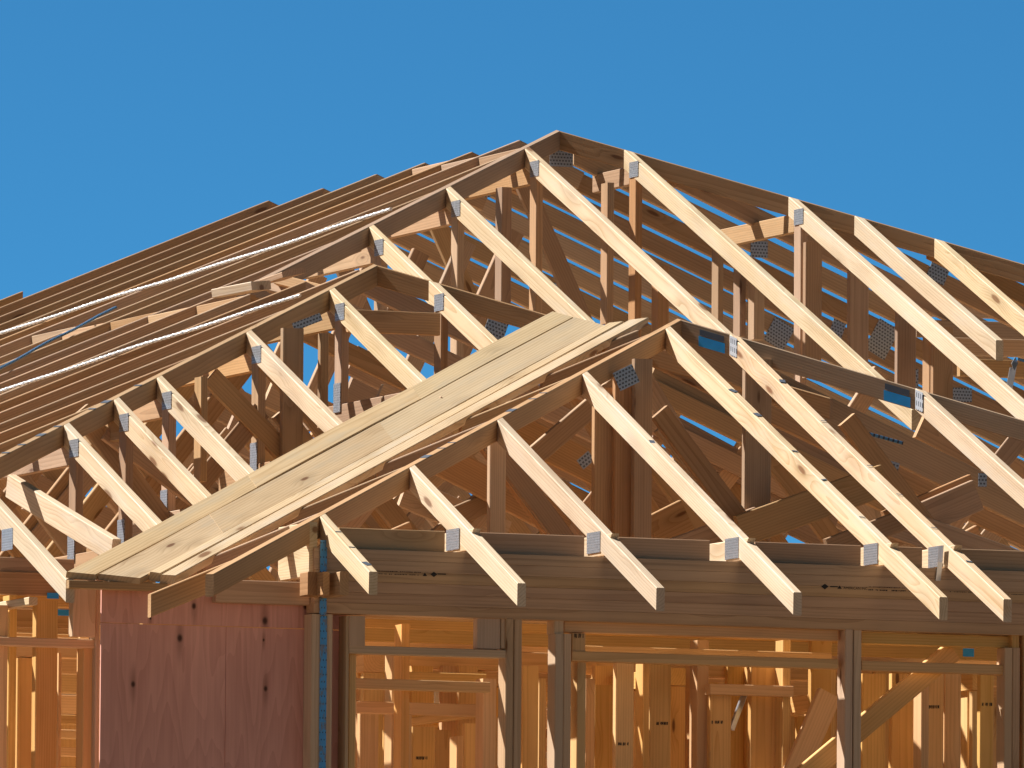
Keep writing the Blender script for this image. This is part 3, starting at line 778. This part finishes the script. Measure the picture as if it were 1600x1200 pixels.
wrail(w, 1347, 1582, 987, .050, .045, 'stud', 'header')
wstud(w, 1321, 1333, 983, .0, 'jamb'); wstud(w, 1334.5, 1346.5, 983.5, .004, 'jamb')
wstud(w, 1570, 1582, 1012, .0, 'jamb'); wstud(w, 1582.3, 1594, 1012, .003, 'jamb'); wstud(w, 1581, 1593, 990, .01, 'stud', 1012, name='cripple')
wstud(w, 902, 916, 1033, .05); wstud(w, 1440, 1452, 1050, .3)
wstud(w, 1600, 1625, 990, .0)
# diagonal brace
o = xz('diagonal_brace', onY(1200, 1240, .14), onY(1482, 1004, .14), .089, 'stud')
tag(o, 'diagonal timber brace rising east behind the double post', 'brace', None, 'thing')
o = stick('leaning_board', onY(1180, 1330, .62), onY(1288, 1078, .62), Y_, (0, .038), (-.085, .02), 'stud')
tag(o, 'board leaning at a steep slant left of the double post', 'board', None, 'thing')
o = stick('steel_brace', onY(1144, 1140, .9), onY(1164, 1086, .9), Y_, (0, .02), (-.012, .012), 'metal')
tag(o, 'short grey steel bar leaning inside the wall opening', 'bar', None, 'thing')
# second wall
w = wallthing('inner stud wall of broad orange boards standing close behind the front wall', .9)
for (x0_, x1_, y0, Y, wy) in ((563, 592, 1110, 1.1, .038), (613, 624, 1010, .7, .089), (628, 641, 975, .45, .089), (630, 644, 1100, 1.0, .089), (645, 680, 1135, 1.4, .038), (681, 705, 1140, 1.6, .038), (714, 724, 1150, 1.2, .089), (726, 752, 1130, 1.5, .038),
                          (755, 776, 1060, .5, .089), (817, 842, 1040, .8, .038), (843, 853, 1060, 1.2, .089), (963, 991, 1036, .6, .038), (1005, 1015, 1036, .7, .089), (1016, 1049, 1036, .85, .038), (1090, 1108, 1000, .75, .089), (1110, 1143, 1085, .7, .038),
                          (1174, 1212, 1036, .8, .038), (1224, 1236, 1000, .7, .089), (1268, 1300, 1000, .9, .038), (1348, 1384, 1052, .6, .038), (1394, 1430, 1052, 1.0, .038), (1440, 1475, 1052, .75, .038), (1476, 1502, 1052, .8, .038), (1512, 1522, 1060, 1.3, .089), (1532, 1553, 1052, .55, .038), (916, 930, 1060, 1.5, .089), (930, 958, 1070, 1.8, .038)):
    wstud(w, x0_, x1_, y0, Y, wy=wy)
wrail(w, 546, 766, 1059, .044, .30); wrail(w, 557, 755, 1095, .05, .65); wrail(w, 1110, 1240, 1068, .045, .66)
yz('sill', (onY(645, 1121, 1.9).x, 1.15, onY(645, 1121, 1.9).z), (onY(645, 1121, 1.9).x, 2.0, onY(645, 1121, 1.9).z), .032, 'stud', w)
wrail(w, 560, 760, 1047, .05, 1.3, name='header'); wrail(w, 900, 1300, 1008, .05, .6, name='header')
o = stick('wall_board', onY(680, 1076, 2.6), onY(756, 1078, 2.6), Y_, (0, .012), (-.07, 0), 'backboard')
tag(o, 'pale grey wallboard strip crossed by shadows deep in the wall opening', 'wallboard', None, 'thing')
random.seed(33)
w = wallthing('deeper wall of broad orange boards standing nearly edge to edge', 2.0)
x = 560
while x < 1560:
    ww = random.choice((14, 26, 30, 33))
    if not 1300 < x < 1350: wstud(w, x, x + ww, random.choice((1040, 1066, 1090, 1120)), 2.0 + random.uniform(-.25, .35), wy=.038 if ww > 20 else .089)
    x += ww + random.choice((0, 1, 1, 8, 14, 22))
def stamp(px, py, w_, h_, Y, parent, rows=1):
    b = onY(px, py, Y); vs, fs = [], []
    for r_ in range(rows):
        x, y = px, py + r_ * h_ * 1.5
        while x < px + w_:
            ww = random.uniform(.7, 2.0)
            if random.random() < .8:
                q = [onY(x, y, Y), onY(x + ww, y, Y), onY(x + ww * random.uniform(.4, 1), y + h_, Y), onY(x - random.uniform(0, .6), y + h_ * random.uniform(.6, 1), Y)]
                k_ = len(vs); vs += [p_ - b for p_ in q]; fs.append((k_, k_ + 3, k_ + 2, k_ + 1))
            x += ww + random.uniform(.4, .9)
    put('printed_stamp', newmesh('printed_stamp', vs, fs, None, 'ink'), b, parent)
W2 = bpy.data.objects['stud_wall.001']; W1 = bpy.data.objects['stud_wall']
stamp(895, 990, 20, 7, .0285, W1)
stamp(648, 1182, 20, 5, 1.3985, W2); stamp(966, 1160, 18, 5, .5985, W2); stamp(1446, 1102, 20, 5.5, .7485, W2); stamp(1535, 1098, 15, 5.5, .5485, W2); stamp(1022, 1128, 22, 5, .8485, W2); stamp(1112, 1126, 18, 5, .6985, W2)
# blue membrane scraps
for (x0_, x1_, y0, h, Y, lab) in ((74, 92, 926, .024, .70, 'small blue scrap under the rafter tail beside the plywood'), (90, 113, 952, .026, 1.0, 'flat blue strip behind the west opening'), (1505, 1522, 1013, .035, .8, 'blue scrap above the diagonal brace')):
    a, b = onY(x0_, y0, Y), onY(x1_, y0, Y)
    o = stick('blue_membrane', (a.x, Y, a.z), (b.x, Y, a.z), Y_, (0, .004), (-h, 0), 'blue', None, ch=.0005); tag(o, lab, 'membrane', 'scraps of blue membrane', 'thing')
# west bay
w = wallthing('stud wall of the west bay beside the plywood', .72)
WY = .72
wrail(w, -60, 116, 868, .088, WY, 'fir', 'top_plate'); wrail(w, -60, 116, 890.5, .095, WY - .012, 'fir', 'top_plate'); 
wrail(w, -60, 160, 993, .036, WY - .005, 'jamb')
wstud(w, 114, 150, 905, WY - .05, 'jamb', 994, name='cripple', wy=.05); wstud(w, 150.5, 157, 900, WY - .02, 'jamb')
wstud(w, -14, 13, 945, WY + .05); wstud(w, 15, 27, 930, WY + .25); wstud(w, 28, 53, 1028, WY + .6, wy=.038); wstud(w, 57, 91, 938, WY + .12, wy=.05); wstud(w, 92, 97, 1020, WY + .5); wstud(w, 131, 146, 1010, WY + .02, wy=.089)
wrail(w, -60, 130, 925, .05, WY + .35, name='top_plate')
yz('plate_board', (onY(2, 945, .9).x, .55, onY(2, 940, .9).z), (onY(2, 945, .9).x, 1.3, onY(2, 940, .9).z), .033, 'spruce', w)
# deeper walls of the house, seen through the openings
random.seed(21)
LB = ('third', 'fourth', 'fifth', 'sixth', 'seventh', 'eighth')
for k, (Y, xa, xb) in enumerate(((2.3, -3.0, 5.0), (3.4, -3.0, 5.6), (4.8, -2.6, 6.2), (6.4, -2.2, 7.0), (8.2, -1.6, 7.6), (10.5, -1, 8.4))):
    w = wallthing(f'{LB[k]} stud wall back from the beam, glimpsed through the openings', Y, xa)
    x = xa
    while x < xb:
        wide = random.random() < .35
        post('stud', x, Y + random.uniform(0, .02), .05, 2.69, 'stud', w, wx=.089 if wide else .038, wy=.038 if wide else .089)
        if random.random() < .25: post('stud', x + (.091 if wide else .040), Y + .005, .05, 2.69, 'stud', w)
        x += random.choice((.28, .41, .41, .55))
    stick('top_plate', (xa, Y, 2.78), (xb, Y, 2.78), Y_, (0, .089), (-.086, 0), 'stud', w)
    for z in (2.45, 2.1, 1.5):
        xs = random.uniform(xa, xa + 2)
        stick('noggin', (xs, Y + .01, z), (min(xb, xs + random.uniform(1.5, 4)), Y + .01, z), Y_, (0, .06), (-.038, 0), 'stud', w)
for k, (X, ya, yb) in enumerate(((-.2, 1.2, 4.5), (1.3, 1.5, 4.8), (2.6, 1.2, 3.4), (.6, 4.9, 8), (3.6, 2.5, 8), (-2.2, 1.1, 4.8))):
    w = wallthing(f'cross wall of studs running back into the house, {NTH[k]} of six', ya, X)
    y = ya
    while y < yb:
        post('stud', X, y, .05, 2.60, 'stud', w, wx=.089, wy=.038); y += .42
    yz('top_plate', (X, ya, 2.68), (X, yb, 2.68), .075, 'stud', w, th=.089)
    yz('noggin', (X + .01, ya, 1.9), (X + .01, yb, 1.9), .038, 'stud', w, th=.06)
# ceiling joists
random.seed(5)
GJ = 'ceiling joists over the wall openings'
for k, Y in enumerate((.30, .95, 1.75, 2.55, 3.4)):
    o = xz('ceiling_joist', (-1.0, Y, 2.86 + random.uniform(-.01, .01)), (6.5, Y, 2.86), .089, 'stud')
    tag(o, f'orange ceiling joist above the openings, {NTH[k]} back from the beam', 'joist', GJ, 'thing')

# ------------------------------------------------------------------ ground
def soil():
    m, nt, b = mat('bare_soil')
    tc = N(nt, 'ShaderNodeTexCoord').outputs['Object']
    n1, n2 = noise(nt, tc, .5, 6, .65), noise(nt, tc, 14, 5, .7)
    col = mixc(nt, mth(nt, 'ADD', mth(nt, 'MULTIPLY', n1, .6), mth(nt, 'MULTIPLY', n2, .4)), (.13, .074, .032), (.23, .135, .06))
    nt.links.new(col, b.inputs['Base Color']); b.inputs['Roughness'].default_value = .95
    bp = N(nt, 'ShaderNodeBump'); bp.inputs['Strength'].default_value = .6; bp.inputs['Distance'].default_value = .05
    nt.links.new(n2, bp.inputs['Height']); nt.links.new(bp.outputs[0], b.inputs['Normal'])
    return m
M['soil'] = soil()
def gz(x, y):
    k = min(1, max(0, (-y - 4) / 46)); k = k * k * (3 - 2 * k)
    return -2.58 * k
xs = [-3000, -600, -200, -100] + list(range(-60, 61, 4)) + [100, 200, 600, 3000]
ys = [-3000, -600, -200, -100] + list(range(-72, 61, 4)) + [100, 200, 600, 3000]
vs = [(x, y, gz(x, y) + (random.uniform(-.06, .06) if abs(x) < 60 and -70 < y < -6 else 0)) for y in ys for x in xs]
nx = len(xs)
fs = [(j * nx + i, j * nx + i + 1, (j + 1) * nx + i + 1, (j + 1) * nx + i) for j in range(len(ys) - 1) for i in range(nx - 1)]
tag(put('ground', newmesh('ground', vs, fs, None, 'soil'), (0, 0, 0)), 'bare brown building ground around the house frame', None, None, 'structure')
vs = [(a, b, z) for a in (-3.4, 8.8) for b in (-.12, 16) for z in (-.2, .05)]
fs = [(0, 4, 5, 1), (2, 3, 7, 6), (0, 1, 3, 2), (4, 6, 7, 5), (1, 5, 7, 3), (0, 2, 6, 4)]
tag(put('floor', newmesh('floor', vs, fs, None, 'concrete'), (0, 0, 0)), 'concrete floor slab of the house', None, None, 'structure')

# ------------------------------------------------------------------ light, sky, camera
SUN = V((-.50, .45, .74)).normalized()
el, az = math.asin(SUN.z), math.atan2(SUN.x, SUN.y)
ld = bpy.data.lights.new('sun', 'SUN'); ld.energy = 5.0; ld.angle = math.radians(.5); ld.color = (1, .95, .87)
lo = bpy.data.objects.new('sun', ld); C_.objects.link(lo); lo.location = (-10, 10, 20)
lo.rotation_euler = (-SUN).to_track_quat('-Z', 'Y').to_euler()
wd = bpy.data.worlds.new('World'); sc.world = wd; wd.use_nodes = True
nt = wd.node_tree
sky = N(nt, 'ShaderNodeTexSky', sky_type='NISHITA'); sky.sun_disc = False
sky.sun_elevation = el; sky.sun_rotation = az
sky.air_density = 1.0; sky.dust_density = 0.0; sky.ozone_density = 4.0; sky.altitude = 800
bg = nt.nodes['Background']; bg.inputs['Strength'].default_value = .07
tcw = N(nt, 'ShaderNodeTexCoord').outputs['Generated']
mp = N(nt, 'ShaderNodeVectorMath', operation='MULTIPLY_ADD'); nt.links.new(tcw, mp.inputs[0])
mp.inputs[1].default_value = (1, 1, 4.2); mp.inputs[2].default_value = (0, 0, -.05)
nt.links.new(mp.outputs[0], sky.inputs[0])
skyc = mixc(nt, 1.0, sky.outputs[0], (.29, .84, .98), 'MULTIPLY')
sz = N(nt, 'ShaderNodeSeparateXYZ'); nt.links.new(tcw, sz.inputs[0])
skyc = mixc(nt, smooth(nt, sz.outputs[2], .115, .30), skyc, mixc(nt, 1.0, skyc, (.36, .215, .115), 'MULTIPLY'))
nt.links.new(skyc, bg.inputs['Color'])

cd = bpy.data.cameras.new('camera'); co = bpy.data.objects.new('camera', cd); C_.objects.link(co)
cd.sensor_fit = 'HORIZONTAL'; cd.sensor_width = 36; cd.lens = FPX / 1600 * 36
cd.clip_start = 1; cd.clip_end = 20000
from mathutils import Matrix
co.matrix_world = Matrix(((R2.x, U2.x, -FW.x, CAM.x), (R2.y, U2.y, -FW.y, CAM.y), (R2.z, U2.z, -FW.z, CAM.z), (0, 0, 0, 1)))
sc.camera = co
sc.view_settings.view_transform = 'Standard'; sc.view_settings.look = 'None'; sc.view_settings.gamma = 1
sc.view_settings.exposure = .86
sc.cycles.max_bounces = 10; sc.cycles.diffuse_bounces = 6
